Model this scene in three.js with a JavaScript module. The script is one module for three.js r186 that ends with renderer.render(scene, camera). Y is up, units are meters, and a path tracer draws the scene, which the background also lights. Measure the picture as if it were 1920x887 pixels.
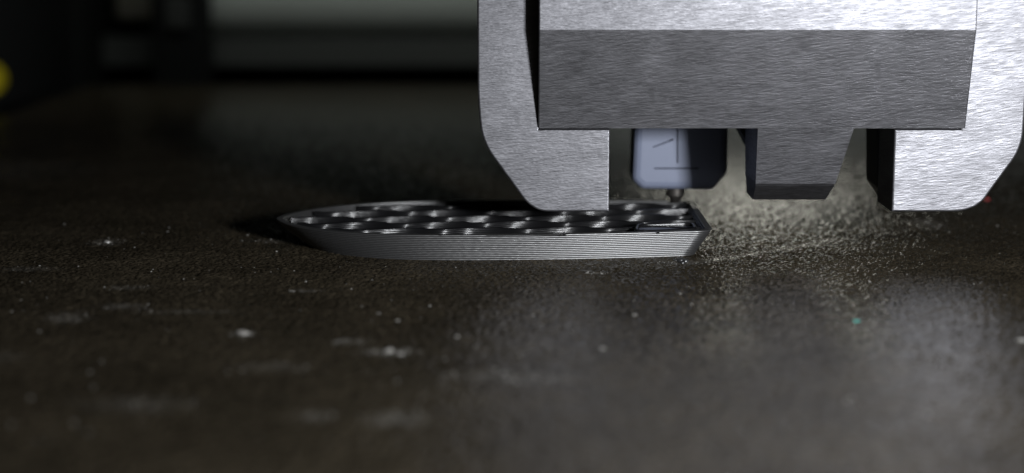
import * as THREE from 'three';
import { RectAreaLightUniformsLib } from 'three/addons/lights/RectAreaLightUniformsLib.js';
import { mergeGeometries } from 'three/addons/utils/BufferGeometryUtils.js';
import { RoundedBoxGeometry } from 'three/addons/geometries/RoundedBoxGeometry.js';
import { Brush, Evaluator, SUBTRACTION } from 'three-bvh-csg';
import { createNoise2D, createNoise3D } from 'simplex-noise';

// ------------------------------------------------------------------ camera, lamps, exposure
// The scene is real size: figures below are millimetres, turned to metres by MM.
const MM = 0.001;
const scene = new THREE.Scene();
scene.background = new THREE.Color(0, 0, 0);

const camera = new THREE.PerspectiveCamera(14.65, 1920 / 887, 0.005, 5);
camera.position.set(0, 41.2 * MM, 230 * MM);
camera.rotation.x = -THREE.MathUtils.degToRad(9.4);
camera.updateProjectionMatrix();
camera.focus = 232.4 * MM;
camera.userData.fStop = camera.getFocalLength() / 4.0;   // a 4 mm wide pupil

const renderer = new THREE.WebGLRenderer({ antialias: true });
renderer.toneMapping = THREE.LinearToneMapping;
renderer.toneMappingExposure = 1;
renderer.shadowMap.enabled = true;

RectAreaLightUniformsLib.init();
const LAMPS = {
  front: { at: [96, 46, 208], aim: [20, 8, 0], size: [20, 20], color: [0.95, 0.97, 1.0], power: 420 },
  rear: { at: [66, 52, -238], aim: [40, 0, 0], size: [36, 10], color: [1.0, 0.98, 0.85], power: 5.8 },
  roof: { at: [-20, 98, -215], aim: [-20, 18, -330], size: [180, 10], color: [0.95, 1.0, 0.95], power: 3.8 },
};

// ------------------------------------------------------------------ helpers
function rng(seed) {
  let a = seed >>> 0;
  return () => { a = (a + 0x6d2b79f5) | 0; let t = Math.imul(a ^ (a >>> 15), 1 | a); t = (t + Math.imul(t ^ (t >>> 7), 61 | t)) ^ t; return ((t ^ (t >>> 14)) >>> 0) / 4294967296; };
}
const n2 = createNoise2D(rng(11)), n2b = createNoise2D(rng(23)), n3 = createNoise3D(rng(37));
const smooth = (a, b, x) => { const t = Math.min(1, Math.max(0, (x - a) / (b - a))); return t * t * (3 - 2 * t); };

function part(name, geometry, material, parent) {
  geometry.scale(MM, MM, MM);
  const m = new THREE.Mesh(geometry, material);
  m.name = name; m.castShadow = true; m.receiveShadow = true;
  parent.add(m);
  return m;
}
function thing(name, label, category, group) {
  const g = new THREE.Group();
  g.name = name; g.userData = { label, category };
  if (group) g.userData.group = group;
  scene.add(g);
  return g;
}
function structure(mesh) { mesh.userData.kind = 'structure'; return mesh; }
function bevelled(points, depth, zFront, bevel = 0.25) {       // outline in x, y; front face at zFront, body behind it
  const s = new THREE.Shape(points.map(([x, y]) => new THREE.Vector2(x, y)));
  const g = new THREE.ExtrudeGeometry(s, { depth: depth - 2 * bevel, bevelEnabled: true, bevelThickness: bevel, bevelSize: bevel, bevelOffset: -bevel, bevelSegments: 3, curveSegments: 8 });
  g.translate(0, 0, zFront - depth + bevel);
  return g;
}
function softCorner(points, at, r, n = 6) {                     // rounds chosen corners of an outline
  const out = [];
  points.forEach((p, i) => {
    if (!at.includes(i)) { out.push(p); return; }
    const a = points[(i + points.length - 1) % points.length], b = points[(i + 1) % points.length];
    const u = new THREE.Vector2(a[0] - p[0], a[1] - p[1]), v = new THREE.Vector2(b[0] - p[0], b[1] - p[1]);
    const k = Math.min(r, u.length() * 0.48, v.length() * 0.48);
    u.setLength(k); v.setLength(k);
    for (let j = 0; j <= n; j++) { const t = j / n, q = (1 - t) * (1 - t), w = t * t; out.push([p[0] + u.x * q + v.x * w, p[1] + u.y * q + v.y * w]); }
  });
  return out;
}
function grid(rows, cols, at, closed = false) {                 // a sheet of rows x cols points
  const pos = new Float32Array(rows * cols * 3), idx = [];
  for (let r = 0; r < rows; r++) for (let c = 0; c < cols; c++) pos.set(at(r, c), (r * cols + c) * 3);
  for (let r = 0; r < rows - 1; r++) for (let c = 0; c < cols - (closed ? 0 : 1); c++) {
    const a = r * cols + c, b = r * cols + (c + 1) % cols, d = a + cols, e = b + cols;
    idx.push(a, d, b, b, d, e);
  }
  const g = new THREE.BufferGeometry();
  g.setAttribute('position', new THREE.BufferAttribute(pos, 3));
  g.setIndex(idx);
  return g;
}

function flake(size, flat, seed) {
  const g = new THREE.IcosahedronGeometry(size, 1), p = g.attributes.position;
  for (let i = 0; i < p.count; i++) { const k = 1 + 0.45 * n3(p.getX(i) / size * 0.9 + seed, p.getY(i) / size * 0.9, p.getZ(i) / size * 0.9); p.setXYZ(i, p.getX(i) * k * 1.3, p.getY(i) * k * flat, p.getZ(i) * k); }
  g.computeVertexNormals();
  return g;
}

// ------------------------------------------------------------------ computed textures
function lattice(w, h, seed) { const r = rng(seed), a = new Float32Array(w * h).map(() => r()); return (x, y) => {
  const xi = Math.floor(x), yi = Math.floor(y), fx = x - xi, fy = y - yi, sx = fx * fx * (3 - 2 * fx), sy = fy * fy * (3 - 2 * fy);
  const g = (i, j) => a[((j % h + h) % h) * w + ((i % w + w) % w)];
  return (g(xi, yi) * (1 - sx) + g(xi + 1, yi) * sx) * (1 - sy) + (g(xi, yi + 1) * (1 - sx) + g(xi + 1, yi + 1) * sx) * sy;
}; }
const S = 1024, TILE = 28;                                      // texture side in pixels, and in millimetres
function texture(f, srgb) {
  const d = new Uint8Array(S * S * 4);
  for (let y = 0; y < S; y++) for (let x = 0; x < S; x++) {
    const v = f(x / S, y / S), o = (y * S + x) * 4;
    for (let c = 0; c < 3; c++) d[o + c] = Math.max(0, Math.min(255, Math.round(255 * (Array.isArray(v) ? v[c] : v))));
    d[o + 3] = 255;
  }
  const t = new THREE.DataTexture(d, S, S);
  t.wrapS = t.wrapT = THREE.RepeatWrapping; t.magFilter = THREE.LinearFilter;
  if (srgb) t.colorSpace = THREE.SRGBColorSpace;
  t.repeat.set(1 / (TILE * MM), 1 / (TILE * MM));
  t.rotation = 0.11;
  t.needsUpdate = true;
  return t;
}
const la = lattice(26, 190, 5), lb = lattice(46, 270, 6), lc = lattice(96, 330, 7), ld = lattice(9, 14, 8), le = lattice(24, 40, 9);
const streak = (u, v) => {                                      // short brushed strokes of uneven length
  const w = v * 1 + 0.006 * (le(u * 24, v * 40) - 0.5);
  return 0.36 * la(u * 26, w * 190) + 0.36 * lb(u * 46, w * 270) + 0.28 * lc(u * 96, v * 330);
};
const brushedBump = texture((u, v) => streak(u, v));
const brushedColor = texture((u, v) => { const k = 0.86 + 0.26 * (streak(u, v) - 0.5) + 0.1 * (ld(u * 9, v * 14) - 0.5) + 0.04 * (le(u * 24, v * 40) - 0.5); return [k, k, k * 1.005]; }, true);
const brushedRough = texture((u, v) => 0.86 + 0.09 * (ld(u * 9 + 3, v * 14 + 5) - 0.5) + 0.2 * (la(u * 26 + 7, v * 190 + 31) - 0.5));

const metal = new THREE.MeshPhysicalMaterial({ name: 'brushed_grey_metal', color: new THREE.Color(0.285, 0.285, 0.303), metalness: 0.88, roughness: 0.55, map: brushedColor, bumpMap: brushedBump, bumpScale: 0.026 * MM, roughnessMap: brushedRough });
const blackPlastic = new THREE.MeshPhysicalMaterial({ name: 'black_plastic', color: new THREE.Color(0.012, 0.012, 0.013), roughness: 0.5 });
const filament = new THREE.MeshPhysicalMaterial({ name: 'grey_black_filament', color: new THREE.Color(0.034, 0.034, 0.035), roughness: 0.42, ior: 3.0 });
const freshFilament = new THREE.MeshPhysicalMaterial({ name: 'fresh_glossy_filament', color: new THREE.Color(0.012, 0.012, 0.013), roughness: 0.26, ior: 1.72 });
const meltedFilament = new THREE.MeshPhysicalMaterial({ name: 'melted_filament', color: new THREE.Color(0.034, 0.034, 0.035), roughness: 0.28, ior: 2.2 });
const sockMaterial = new THREE.MeshPhysicalMaterial({ name: 'blue_grey_silicone', color: new THREE.Color(0.23, 0.26, 0.36), roughness: 0.5 });
const steel = new THREE.MeshPhysicalMaterial({ name: 'nozzle_steel', color: new THREE.Color(0.13, 0.12, 0.11), metalness: 0.8, roughness: 0.5 });
const bedMaterial = new THREE.MeshPhysicalMaterial({ name: 'textured_plate', color: 0xffffff, vertexColors: true, roughness: 0.2, ior: 1.38, specularIntensity: 0.38, specularColor: new THREE.Color(1, 0.89, 0.72) });
const wallGrey = new THREE.MeshStandardMaterial({ name: 'painted_grey', color: new THREE.Color(0.66, 0.7, 0.66), roughness: 0.7 });
const darkPaint = new THREE.MeshPhysicalMaterial({ name: 'dark_paint', color: new THREE.Color(0.012, 0.013, 0.013), roughness: 0.75, specularIntensity: 0.4 });
const midPaint = new THREE.MeshStandardMaterial({ name: 'dull_grey_paint', color: new THREE.Color(0.09, 0.095, 0.09), roughness: 0.6 });
const dimPaint = new THREE.MeshStandardMaterial({ name: 'dim_grey_paint', color: new THREE.Color(0.045, 0.047, 0.045), roughness: 0.7 });
const yellow = new THREE.MeshStandardMaterial({ name: 'yellow_plastic', color: new THREE.Color(0.62, 0.5, 0.01), roughness: 0.45 });

// ------------------------------------------------------------------ the print bed: one sheet of fine pebbled relief
const SMEAR = [[20.5, 2.2], [23.6, 1.1], [28.9, -3.2], [34, -7.5], [38.5, -11.5], [43, -15.5]];   // dried glue trailing from the stern
function smearAt(x, z) {
  let best = 9;
  for (let i = 0; i < SMEAR.length - 1; i++) {
    const [ax, az] = SMEAR[i], [bx, bz] = SMEAR[i + 1], dx = bx - ax, dz = bz - az, t = Math.max(0, Math.min(1, ((x - ax) * dx + (z - az) * dz) / (dx * dx + dz * dz)));
    const w = 0.7 + 0.5 * Math.sin((i + t) * 1.3 + 0.4) + (i + t) * 0.22;
    best = Math.min(best, Math.hypot(x - ax - dx * t, z - az - dz * t) / w);
  }
  return smooth(1.15, 0.5, best + 0.5 * n2b(x * 0.8, z * 0.8)) * (0.55 + 0.45 * n2(x * 1.7, z * 1.7));
}
const PATCHES = [[-27.9, 43.3, 1.4, 1.0, 1], [-16, 47, 2.2, 1.4, 0.5], [-12.2, 51.4, 3, 1.7, 0.9], [-10, 77, 3, 2.5, 0.6], [-17, 76, 2, 2, 0.4], [-48, 35, 2.5, 3, 0.55], [-43.5, 29, 3, 2, 0.5], [-54.5, -13.8, 2.5, 3, 0.6], [-45, 18, 3, 1.5, 0.4], [-31, -15, 5, 2, 0.4],
  [1.5, 62.5, 5, 2, 0.55], [-3, 61, 3, 2, 0.4], [59.5, -29.8, 2.5, 5, 0.6], [10.4, 8.9, 1.4, 0.5, 0.9], [-36, 32, 6, 1, 0.4], [-24, 20, 2, 1, 0.5], [-60, 6, 4, 2, 0.3], [-23, 58, 4, 2, 0.35], [-33, 72, 5, 3, 0.35], [-52, 54, 4, 3, 0.3], [40, 40, 6, 2, 0.25], [-95, -90, 26, 18, 0.25]];
function patchAt(x, z) {
  let k = 0;
  for (const [px, pz, rx, rz, a] of PATCHES) {
    const d = Math.hypot((x - px) / rx, (z - pz) / rz);
    if (d < 1.6) k = Math.max(k, a * smooth(1.2, 0.3, d + 0.55 * n2b(x * 0.9 + px, z * 0.9)) * (0.5 + 0.5 * n2(x * 2.4, z * 2.4)));
  }
  return Math.max(0, k);
}
function relief(x, z) {                                          // millimetres
  const wx = x + 0.25 * n2b(x * 0.7, z * 0.7), wz = z + 0.25 * n2b(x * 0.7 + 40, z * 0.7);
  const a = n2(wx * 0.95, wz * 1.05), b = n2b(wx * 2.0, wz * 2.2);
  return 0.2 * (1 - Math.abs(a)) + 0.07 * b + 0.02 * n2(x * 0.11, z * 0.11);
}
{
  const spread = (centre, from, to, fine, grow, level) => {      // spacing that widens smoothly away from the print
    const up = [], down = [], step = (d) => fine + grow * Math.max(0, d - level);
    for (let v = centre; v < to; v += step(v - centre)) up.push(v);
    for (let v = centre - fine; v > from; v -= step(centre - v)) down.push(v);
    return [from, ...down.reverse(), ...up, to];
  };
  const xs = spread(2, -115, 170, 0.18, 0.03, 68), zs = spread(2, -270, 150, 0.15, 0.0045, 0);
  const R = zs.length, C = xs.length, pos = new Float32Array(R * C * 3), col = new Float32Array(R * C * 3), idx = new Uint32Array((R - 1) * (C - 1) * 6);
  let o = 0;
  for (let r = 0; r < R; r++) for (let c = 0; c < C; c++, o += 3) {
    const x = xs[c], z = zs[r], sm = smearAt(x, z), pa = patchAt(x, z);
    pos[o] = x * MM; pos[o + 2] = z * MM;
    pos[o + 1] = (relief(x, z) * (1 - 0.7 * Math.max(0, sm)) - 0.1 + 0.02 * Math.max(0, sm)) * MM;
    const tone = 1 + 0.22 * n2(x * 0.045, z * 0.045) + 0.16 * n2b(x * 0.21, z * 0.21) + 0.22 * n2(x * 1.9, z * 1.9);
    const dirt = 0.26 * Math.max(0, pa) + 0.09 * Math.max(0, sm);
    col[o] = 0.058 * tone + dirt; col[o + 1] = 0.0475 * tone + dirt * 0.98; col[o + 2] = 0.032 * tone + dirt * 0.92;
  }
  o = 0;
  for (let r = 0; r < R - 1; r++) for (let c = 0; c < C - 1; c++) { const a = r * C + c; idx.set([a, a + C, a + 1, a + 1, a + C, a + C + 1], o); o += 6; }
  const g = new THREE.BufferGeometry();
  g.setAttribute('position', new THREE.BufferAttribute(pos, 3));
  g.setAttribute('color', new THREE.BufferAttribute(col, 3));
  g.setIndex(new THREE.BufferAttribute(idx, 1));
  g.computeVertexNormals();
  const bed = new THREE.Mesh(g, bedMaterial);
  bed.name = 'print_bed'; bed.castShadow = bed.receiveShadow = true;
  bed.userData.label = 'dark brown textured print bed with pebbled relief and dried glue marks';
  structure(bed); scene.add(bed);
}

// ------------------------------------------------------------------ the half-printed boat hull
const LAYERS = 14, LH = 0.25, ZC = -13.2, RING = 560;
function outline(t) {                                            // closed outline at height share t, as evenly spaced [x, z, nx, nz]
  const x0 = -31.6 + 4.3 * Math.pow(1 - t, 1.15), x1 = 25.9 - 2.2 * (1 - t), B = 14.3 + 1.2 * t, L = x1 - x0, k = 57.5 / L;
  const half = (x) => { const u = (x - x0) * k; return B * (u < 30 ? Math.pow(Math.max(0, 1 - Math.pow(1 - u / 30, 3.2)), 0.66) : 1 - 0.15 * Math.pow((u - 30) / 27.5, 1.9)); };
  const side = [], r = 2.2, n = 240;
  for (let i = 0; i <= n; i++) { const x = x0 + (L - r) * Math.pow(i / n, 1.8); side.push([x, half(x)]); }
  const hz = half(x1 - r);
  for (let j = 1; j <= 16; j++) { const a = j / 16 * Math.PI / 2; side.push([x1 - r + r * Math.sin(a), hz - r * 1.15 + r * 1.15 * Math.cos(a)]); }
  const loop = [...side.map(([x, w]) => [x, ZC + w]), ...side.reverse().map(([x, w]) => [x, ZC - w])];
  const seg = [0];
  for (let i = 1; i <= loop.length; i++) { const a = loop[i - 1], b = loop[i % loop.length]; seg.push(seg[i - 1] + Math.hypot(b[0] - a[0], b[1] - a[1])); }
  const out = [], total = seg[loop.length];
  for (let i = 0, j = 0; i < RING; i++) {
    const s = total * i / RING;
    while (seg[j + 1] < s) j++;
    const a = loop[j % loop.length], b = loop[(j + 1) % loop.length], f = (s - seg[j]) / Math.max(1e-9, seg[j + 1] - seg[j]);
    out.push([a[0] + (b[0] - a[0]) * f, a[1] + (b[1] - a[1]) * f]);
  }
  for (const p of out) p[1] -= 0.045 * (p[0] + 31.6);            // the boat lies a little askew
  return out.map((p, i) => {
    const a = out[(i + RING - 2) % RING], b = out[(i + 2) % RING], dx = b[0] - a[0], dz = b[1] - a[1], l = Math.hypot(dx, dz) || 1;
    return [p[0], p[1], -dz / l, dx / l];
  });
}
const keel = (x) => ZC - 0.045 * (x + 31.6);
function inset(p, d) {                                           // a point of the outline moved inwards, never past the centre line
  const [x, z, nx, nz] = p, qx = x - nx * d, qz = z - nz * d, c = keel(qx), was = z - keel(x);
  return [qx, was >= 0 ? Math.max(qz, c + 0.002) : Math.min(qz, c - 0.002)];
}
const hull = thing('printed_boat_hull', 'glossy black half-printed boat hull with wavy infill lying on the print bed', 'plastic hull');
{
  // does the normal point outwards?
  const probe = outline(1), flip = probe[Math.floor(RING * 0.25)][3] > 0 ? 1 : -1;
  const lay = rng(91);
  for (let k = 0; k < LAYERS; k++) {
    const o = outline((k + 0.5) / LAYERS), y0 = k * LH, foot = k === 0 ? 0.1 : k === 1 ? 0.02 : 0;
    const profile = [];                                          // [inset, height] round one bead of wall
    const squash = LH * 0.5, shift = 0.03 * (lay() - 0.5);
    for (let j = 0; j <= 8; j++) { const a = -Math.PI / 2 + Math.PI * j / 8; profile.push([0.13 - 0.13 * Math.cos(a) - foot, y0 + squash + squash * 0.99 * Math.sin(a)]); }
    profile.push([0.42, y0 + LH * 0.995]);
    profile.push([0.47, y0 + LH * (k === LAYERS - 1 ? 0.86 : 0.99)]);
    profile.push([0.52, y0 + LH * 0.995]);
    for (let j = 8; j >= 0; j--) { const a = -Math.PI / 2 + Math.PI * j / 8; profile.push([0.94 - 0.13 * (1 - Math.cos(a)), y0 + squash + squash * 0.99 * Math.sin(a)]); }
    const g = grid(profile.length + 1, RING, (r, c) => {
      const [d, y] = profile[r % profile.length], [x, z, nx, nz] = o[c];
      const wob = 0.014 * n3(x * 1.4, z * 1.4, k * 3.7) + 0.009 * n3(x * 3.6, z * 3.6, k * 5.1);
      const [qx, qz] = inset([x, z, flip * nx, flip * nz], d + wob + shift);
      return [qx, y + 0.004 * n3(x * 0.9, z * 0.9, k * 2.1 + 9), qz];
    }, true);
    g.computeVertexNormals();
    part('layer', g, filament, hull);
  }
  // solid bottom inside the walls
  {
    const o = outline(0.25), s = new THREE.Shape(o.filter(([x]) => x > -24).map(([x, z, nx, nz]) => { const [a, b] = inset([x, z, flip * nx, flip * nz], 0.8); return new THREE.Vector2(a, -b); }));
    const g = new THREE.ExtrudeGeometry(s, { depth: 0.75, bevelEnabled: false });
    g.rotateX(-Math.PI / 2); g.translate(0, 0.05, 0);
    part('bottom', g, filament, hull);
  }
  // gyroid infill: wavy walls that lean a little from layer to layer
  const top = outline(9.5 / 14), P = 10.6, W = 2 * Math.PI / P, from = 9;
  const inside = (x, z, m) => {                                  // inside the outline by m millimetres
    let c = false, near = 1e9;
    for (let i = 0, j = RING - 1; i < RING; j = i++) {
      const a = top[i], b = top[j];
      if ((a[1] > z) !== (b[1] > z) && x < (b[0] - a[0]) * (z - a[1]) / (b[1] - a[1]) + a[0]) c = !c;
      near = Math.min(near, Math.hypot(a[0] - x, a[1] - z));
    }
    return c && near > m;
  };
  const lineZ = (x, j, k) => {                                   // where wave j crosses x on layer k
    const lean = (LAYERS - 1 - k) * 0.1, side = j % 2 ? Math.PI : 0;
    return j * 5.1 - 0.6 + 0.3 * n2(x * 0.09 + j * 5, j * 2.3) + (0.72 + 0.16 * Math.sin(j * 2.1)) * Math.sin(x * W + side + lean + 0.5) + 0.12 * Math.sin(2 * (x * W + side) + lean);
  };
  for (let j = -4; j <= 4; j++) {
    let run = [];
    const flush = () => {
      if (run.length > 14) {
        const xs = run, rowsPer = 5, ys = [];
        for (let k = from; k < LAYERS; k++) for (let s = 0; s < rowsPer; s++) ys.push([k, s / rowsPer]);
        const sideOf = (dir) => grid(ys.length + 1, xs.length, (r, c) => {
          const [k, s] = ys[Math.min(r, ys.length - 1)], x = xs[c], last = r === ys.length;
          const z = keel(x) + lineZ(x, j, k), dz = (lineZ(x + 0.1, j, k) - lineZ(x - 0.1, j, k)) / 0.2, l = Math.hypot(1, dz);
          const bulge = last ? 0 : 0.19 + 0.06 * Math.sin(Math.PI * Math.min(1, s + 0.08)) + 0.012 * n3(x * 0.8, j * 7, k * 3);
          const hi = last ? LAYERS * LH - 0.02 : k * LH + s * LH;
          const cap = k === LAYERS - 1 && !last ? Math.sqrt(Math.max(0, 1 - s * s * 0.9)) : 1;
          return [x - dir * dz / l * bulge * cap, hi + 0.012 * n3(x * 0.5, j * 5, 2), z + dir / l * bulge * cap];
        });
        const a = sideOf(1), b = sideOf(-1);
        b.setIndex([...b.index.array].reverse());
        a.computeVertexNormals(); b.computeVertexNormals();
        const g = mergeGeometries([a, b]);
        part('infill_line', g, freshFilament, hull);
      }
      run = [];
    };
    for (let x = -31; x < 26; x += 0.2) {
      const z = keel(x) + lineZ(x, j, LAYERS - 1);
      if (inside(x, z, 0.75)) run.push(x); else flush();
    }
    flush();
  }
  // a bead of fresh plastic laid as a loop inside the stern
  {
    const pts = softCorner([[15.8, -1.9], [23.6, -3.4], [23.8, -8.4], [16.4, -7.2]], [0, 1, 2, 3], 1.6, 5).map(([x, z]) => new THREE.Vector3(x, 3.42 + 0.05 * n2(x, z), z));
    const deck = new THREE.Shape(pts.map((p) => new THREE.Vector2(p.x, -p.z))), dg = new THREE.ExtrudeGeometry(deck, { depth: 0.3, bevelEnabled: false });
    part('stern_deck', dg.rotateX(-Math.PI / 2).translate(0, 3.05, 0), freshFilament, hull);
    part('stern_loop', new THREE.TubeGeometry(new THREE.CatmullRomCurve3(pts, true), 160, 0.24, 8, true), freshFilament, hull);
  }
  // a nub and a few hair-thin strings left on the rim
  for (const [x, z, q] of [[6.6, 1.35, 0.2], [-9, 1.3, 0.12], [18.6, -0.75, 0.14]]) part('rim_nub', flake(q, 0.6, x).translate(x, 3.52, z), freshFilament, hull);
  for (const [a, b, m] of [[[-3, 3.5, 1.45], [6.6, 3.55, 1.35], 0.05], [[12, 3.5, -6], [16.5, 3.5, -2.4], 0.2]]) part('loose_string', new THREE.TubeGeometry(new THREE.CatmullRomCurve3([new THREE.Vector3(...a), new THREE.Vector3((a[0] + b[0]) / 2, 3.5 + m, (a[2] + b[2]) / 2), new THREE.Vector3(...b)]), 20, 0.035, 6), freshFilament, hull);
  // melted drips at the foot of the stern
  for (const [x, z, r, h] of [[21.4, 0.75, 0.55, 0.34], [21.9, 1.35, 0.4, 0.3], [21.5, 1.9, 0.3, 0.16]]) {
    const g = new THREE.SphereGeometry(r, 18, 12), p = g.attributes.position;
    for (let i = 0; i < p.count; i++) p.setXYZ(i, p.getX(i) * (1 + 0.15 * n3(p.getX(i) * 3, p.getY(i) * 3, x)), p.getY(i) * h / r, p.getZ(i) * 0.8);
    g.translate(x, h * 0.6, z); g.computeVertexNormals();
    part('melted_drip', g, meltedFilament, hull);
  }
}

// ------------------------------------------------------------------ the print head
const head = thing('print_head', 'brushed grey metal print head hanging over the stern of the black hull', 'print head');
{
  const left = softCorner([[-4.4, 62], [-4.3, 20.5], [-3.8, 15.2], [1.9, 7.3], [3.6, 6.3], [12.3, 6.3], [12.3, 16.75], [3.4, 16.75], [3.4, 62]], [1, 2, 3, 4], 2.4);
  part('side_arm', bevelled(left.slice().reverse(), 9.5, 0), metal, head).userData.label = 'left arm with chamfered foot';
  const right = softCorner([[48.0, 16.75], [48.0, 6.3], [57.0, 6.3], [59.2, 7.2], [64.2, 14.5], [64.3, 20.5], [64.3, 62], [56.3, 62], [56.3, 16.75]], [2, 3, 4, 5], 2.2);
  part('side_arm', bevelled(right, 9.5, 0), metal, head).userData.label = 'right arm, brightly lit, with chamfered foot';
  // front cover: upright band above, face that slopes back below
  const prof = new THREE.Shape([[0, 62], [4.0, 62], [4.0, 29.4], [0.35, 16.92], [-9, 16.92], [-9, 62]].reverse().map(([z, y]) => new THREE.Vector2(z, y)));
  const cover = new THREE.ExtrudeGeometry(prof, { depth: 53.2, bevelEnabled: true, bevelThickness: 0.15, bevelSize: 0.12, bevelOffset: -0.12, bevelSegments: 2 });
  cover.rotateY(-Math.PI / 2);                                   // (z, y, along) to (x, y, z)
  cover.translate(56.65, 0, 0);
  { const p = cover.attributes.position, uv = cover.attributes.uv; for (let i = 0; i < p.count; i++) uv.setXY(i, p.getX(i) * MM + 0.011, p.getY(i) * MM); }
  for (const m of head.children) { const p = m.geometry.attributes.position, uv = m.geometry.attributes.uv; for (let i = 0; i < p.count; i++) uv.setXY(i, p.getX(i) + p.getZ(i) * 0.7, p.getY(i)); }
  part('front_cover', cover, metal, head);
  // air duct between the arms, tapering, with a dark sloping sole
  const duct = (() => {
    const ring = (y, xa, xb, zf, zb) => [[xa, y, zf], [xb, y, zf], [xb, y, zb], [xa, y, zb]];
    const rings = [ring(18, 30.85, 43.2, 0.2, -13), ring(9.55, 31.05, 41.2, -2.4, -13), ring(9.2, 31.1, 41.1, -2.7, -13), ring(6.9, 31.3, 40.7, -6.5, -13)];
    const pos = [], tri = (a, b, c) => pos.push(...a, ...b, ...c);
    for (let r = 0; r < rings.length - 1; r++) for (let i = 0; i < 4; i++) { const A = rings[r], B = rings[r + 1], j = (i + 1) % 4; tri(A[i], B[i], A[j]); tri(A[j], B[i], B[j]); }
    const B = rings[rings.length - 1]; tri(B[0], B[3], B[1]); tri(B[1], B[3], B[2]);
    const g = new THREE.BufferGeometry();
    g.setAttribute('position', new THREE.Float32BufferAttribute(pos, 3));
    g.setAttribute('uv', new THREE.Float32BufferAttribute(new Float32Array(pos.length / 3 * 2).map((_, i) => (i % 2 ? pos[(i >> 1) * 3 + 1] : pos[(i >> 1) * 3] + pos[(i >> 1) * 3 + 2]) * MM), 2));
    g.computeVertexNormals();
    return g;
  })();
  part('air_duct', duct, metal, head);
  const shell = bevelled([[30.3, 16.8], [30.3, 15.2], [32.0, 12.0], [32.1, 6.0], [40, 6.0], [41.5, 16.8]].reverse(), 7, -13.2, 0.3);
  part('duct_shell', shell, blackPlastic, head);
  const inner = bevelled([[47.8, 16.7], [48.1, 8.1], [50, 5.4], [57, 5.6], [62.5, 14], [62.5, 60], [47.8, 60]].reverse(), 8, -10, 0.3);
  part('inner_bracket', inner, blackPlastic, head);
  part('carriage_body', new RoundedBoxGeometry(60, 44, 32, 3, 1).translate(30, 40, -27), blackPlastic, head);
  // heater block in its silicone sock, with grooves
  const bar = (x0, y0, x1, y1, w) => { const l = Math.hypot(x1 - x0, y1 - y0), g = new THREE.BoxGeometry(l, w, 2.4); g.rotateZ(Math.atan2(y1 - y0, x1 - x0)); g.translate((x0 + x1) / 2, (y0 + y1) / 2, -24.5); return g; };
  let sock = new Brush(bevelled(softCorner([[17.2, 20], [16.8, 7.0], [18.1, 5.7], [28.2, 5.6], [30.1, 8.0], [30.1, 20]].reverse(), [1, 2, 3, 4], 0.5, 3), 8, -24.5, 1.1), sockMaterial);
  sock.updateMatrixWorld();
  const cut = new Evaluator();
  cut.useGroups = false;
  for (const b of [[19.6, 11.7, 22.4, 12.75, 0.24], [23.05, 9.4, 22.95, 16, 0.18], [19.8, 8.7, 26, 8.7, 0.22]]) {   // grooves cut into its face
    const k = new Brush(bar(...b), sockMaterial); k.updateMatrixWorld();
    sock = cut.evaluate(sock, k, SUBTRACTION); sock.updateMatrixWorld();
  }
  part('silicone_sock', sock.geometry, sockMaterial, head);
  const noz = new THREE.LatheGeometry([[0.01, 3.47], [0.6, 3.47], [1.15, 4.5], [1.3, 4.55], [1.3, 7]].map(([x, y]) => new THREE.Vector2(x, y)), 24);
  noz.translate(23.1, 0, -27.6);
  part('nozzle', noz, steel, head);
}

// ------------------------------------------------------------------ behind the bed, far out of focus
const wall = part('rear_wall', new THREE.BoxGeometry(420, 180, 4).translate(0, 82, -338), darkPaint, scene); structure(wall);
{
  const beam = thing('pale_crossbeam', 'pale grey round crossbeam along the rear wall behind the print bed', 'beam');
  part('tube', new THREE.CylinderGeometry(13, 13, 300, 48).rotateZ(Math.PI / 2).translate(53, 23.2, -322), wallGrey, beam);
  const drab = thing('drab_bracket', 'drab brownish bracket left of the guide post on the rear wall', 'bracket');
  part('plate', new RoundedBoxGeometry(13, 30, 8, 3, 2.5).translate(-112, 30, -326), new THREE.MeshStandardMaterial({ name: 'drab_paint', color: new THREE.Color(0.3, 0.28, 0.23), roughness: 0.7 }), drab);
}
const ledge = part('rear_ledge', new THREE.BoxGeometry(420, 8, 14).translate(0, 6.5, -318), midPaint, scene); structure(ledge);
const floor = part('printer_floor', new THREE.BoxGeometry(700, 4, 500).translate(0, -14, -120), darkPaint, scene); structure(floor);
{
  const post = thing('guide_post', 'tall dark guide post behind the print bed, beside the pale rear wall', 'post');
  part('rail', new RoundedBoxGeometry(15.5, 150, 12, 3, 1.2).translate(-94.5, 60, -300), darkPaint, post);
  part('bearing_cover', new RoundedBoxGeometry(7, 9, 3, 2, 1).translate(-94.5, 18.5, -293), dimPaint, post);
  part('foot', new RoundedBoxGeometry(30, 8, 20, 2, 1).translate(-94.5, -8, -300), darkPaint, post);
  const cabinet = thing('dark_side_cover', 'dark side cover standing left of the guide post behind the bed', 'cover');
  part('shell', new RoundedBoxGeometry(60, 150, 30, 3, 3).translate(-150, 62, -300), darkPaint, cabinet);
  const knob = thing('yellow_knob', 'small yellow plastic knob beyond the far corner of the print bed', 'knob');
  const kg = new THREE.CylinderGeometry(4.6, 4.6, 5, 28, 1).rotateX(Math.PI / 2).translate(-136.9, 3.2, -250);
  part('grip', kg, yellow, knob);
  part('stem', new THREE.CylinderGeometry(1.6, 1.6, 13, 16).translate(-136.9, -6, -254), darkPaint, knob);
}

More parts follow.
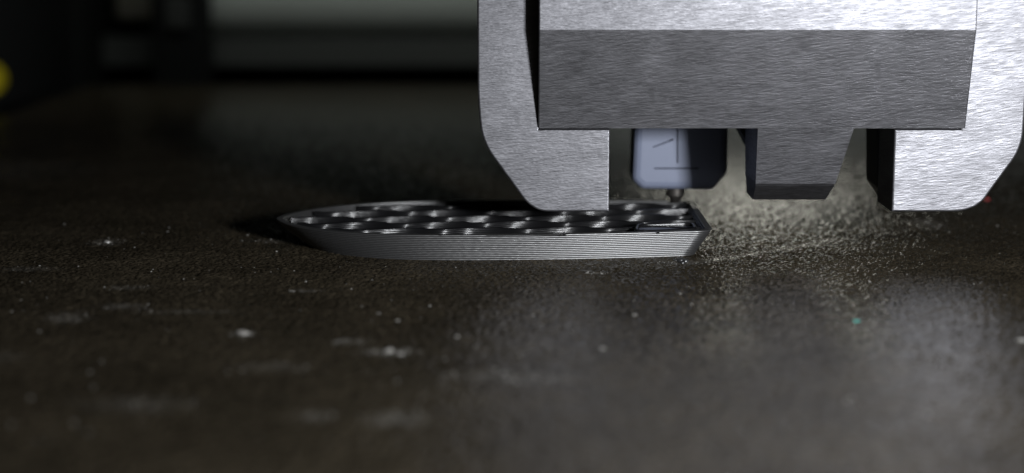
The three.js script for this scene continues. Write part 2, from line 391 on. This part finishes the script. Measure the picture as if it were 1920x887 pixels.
// ------------------------------------------------------------------ crumbs and dust on the bed
const flakeMaterial = new THREE.MeshPhysicalMaterial({ name: 'plastic_flake', color: new THREE.Color(0.4, 0.39, 0.365), roughness: 0.3 });
[[-27.9, 43.3, 0.5], [-12.2, 51.4, 0.34], [-11, 52.5, 0.26], [13.35, 33.9, 0.22], [9.07, 50.2, 0.22], [-5.7, 44.6, 0.2], [-12.3, 36.7, 0.2], [-14.6, 33, 0.18], [51.95, 46.6, 0.4], [-54.4, -13.8, 0.4]].forEach(([x, z, s], i) => {
  const m = part(i ? 'plastic_crumb_' + String(i).padStart(3, '0') : 'plastic_crumb', flake(s, 0.5, i * 3.1), flakeMaterial, scene);
  m.position.set(x * MM, s * 0.25 * MM, z * MM);
  m.userData = { label: ['largest pale plastic crumb, lying alone in a dusty patch before the bow', 'pale crumb, one of two lying side by side on a glue smudge', 'pale crumb, one of two lying side by side on a glue smudge'][i] ?? (i === 8 ? 'pale plastic crumb out before the right arm of the print head' : i === 9 ? 'pale plastic crumb in a glue patch out beyond the tip of the bow' : 'tiny pale plastic crumb lying alone on bare bed before the hull'), category: 'crumb', group: 'pale crumbs on the print bed' };
});
{
  const teal = part('teal_crumb', flake(0.26, 0.5, 50), new THREE.MeshPhysicalMaterial({ name: 'teal_plastic', color: new THREE.Color(0.1, 0.42, 0.36), roughness: 0.3 }), scene);
  teal.position.set(36.9 * MM, 0.07 * MM, 36.95 * MM); teal.userData = { label: 'tiny teal plastic crumb lying on the bed', category: 'crumb' };
  const red = part('red_crumb', flake(0.4, 0.6, 60), new THREE.MeshPhysicalMaterial({ name: 'red_plastic', color: new THREE.Color(0.5, 0.08, 0.08), roughness: 0.3 }), scene);
  red.position.set(73.8 * MM, 0.1 * MM, -53.7 * MM); red.userData = { label: 'tiny red plastic crumb on the bed beyond the right arm of the print head', category: 'crumb' };
}
{
  const r = rng(77), spots = [];
  for (let i = 0; i < 700; i++) spots.push([-64 + 134 * r(), -30 + 115 * Math.pow(r(), 1.3), 0.025 + 0.09 * Math.pow(r(), 4)]);
  for (const [px, pz, rx, rz, a] of PATCHES) for (let i = 0; i < 26 * a && pz > -60; i++) { const t = r() * 6.3, q = Math.sqrt(r()); spots.push([px + rx * q * Math.cos(t) * 1.1, pz + rz * q * Math.sin(t), 0.03 + 0.1 * r() * r()]); }
  for (let i = 0; i < 34; i++) spots.push([-22 + 46 * r(), 0.8 + 4 * r() * r(), 0.02 + 0.05 * r() * r()]);
  for (let i = 0; i < 22; i++) spots.push([18 + 7 * r(), 0.6 + 2.4 * r(), 0.03 + 0.04 * r()]);
  const dust = new THREE.InstancedMesh(flake(1, 0.6, 5).scale(MM, MM, MM), flakeMaterial, spots.length), m = new THREE.Matrix4();
  spots.forEach(([x, z, s], i) => { m.makeRotationY(r() * 6.3).scale(new THREE.Vector3(s, s, s)).setPosition(x * MM, (relief(x, z) - 0.1 + s * 0.3) * MM, z * MM); dust.setMatrixAt(i, m); });
  dust.name = 'dust'; dust.castShadow = dust.receiveShadow = true;
  dust.userData = { kind: 'stuff', label: 'fine pale dust specks scattered over the print bed', category: 'dust' };
  scene.add(dust);
}

// ------------------------------------------------------------------ the printer's lamps, outside the picture
function lamp(name, label, d) {
  const g = thing(name, label, 'lamp'), at = new THREE.Vector3(...d.at).multiplyScalar(MM), aim = new THREE.Vector3(...d.aim).multiplyScalar(MM);
  g.position.copy(at); g.lookAt(aim);                            // +z of the group looks at the work
  const [w, h] = d.size, c = new THREE.Color(...d.color);
  part('housing', new RoundedBoxGeometry(w + 5, h + 5, 8, 3, 1.5).translate(0, 0, -5), darkPaint, g);
  part('diffuser', new THREE.BoxGeometry(w, h, 0.6).translate(0, 0, -0.6), new THREE.MeshStandardMaterial({ name: 'glowing_diffuser', color: 0xffffff, emissive: c, emissiveIntensity: 2 }), g);
  const l = new THREE.RectAreaLight(c, d.power, w * MM, h * MM);
  l.name = name + '_light'; l.position.z = 0.2 * MM; l.rotation.y = Math.PI;   // the light shines along its own -z
  g.add(l);
}
lamp('work_lamp', 'small square work lamp in front of the printer, shining on the print head', LAMPS.front);
lamp('roof_lamp', 'long lamp under the printer roof, shining on the rear wall', LAMPS.roof);
lamp('strip_lamp', 'long strip lamp at the back of the printer behind the print head', LAMPS.rear);

renderer.render(scene, camera);
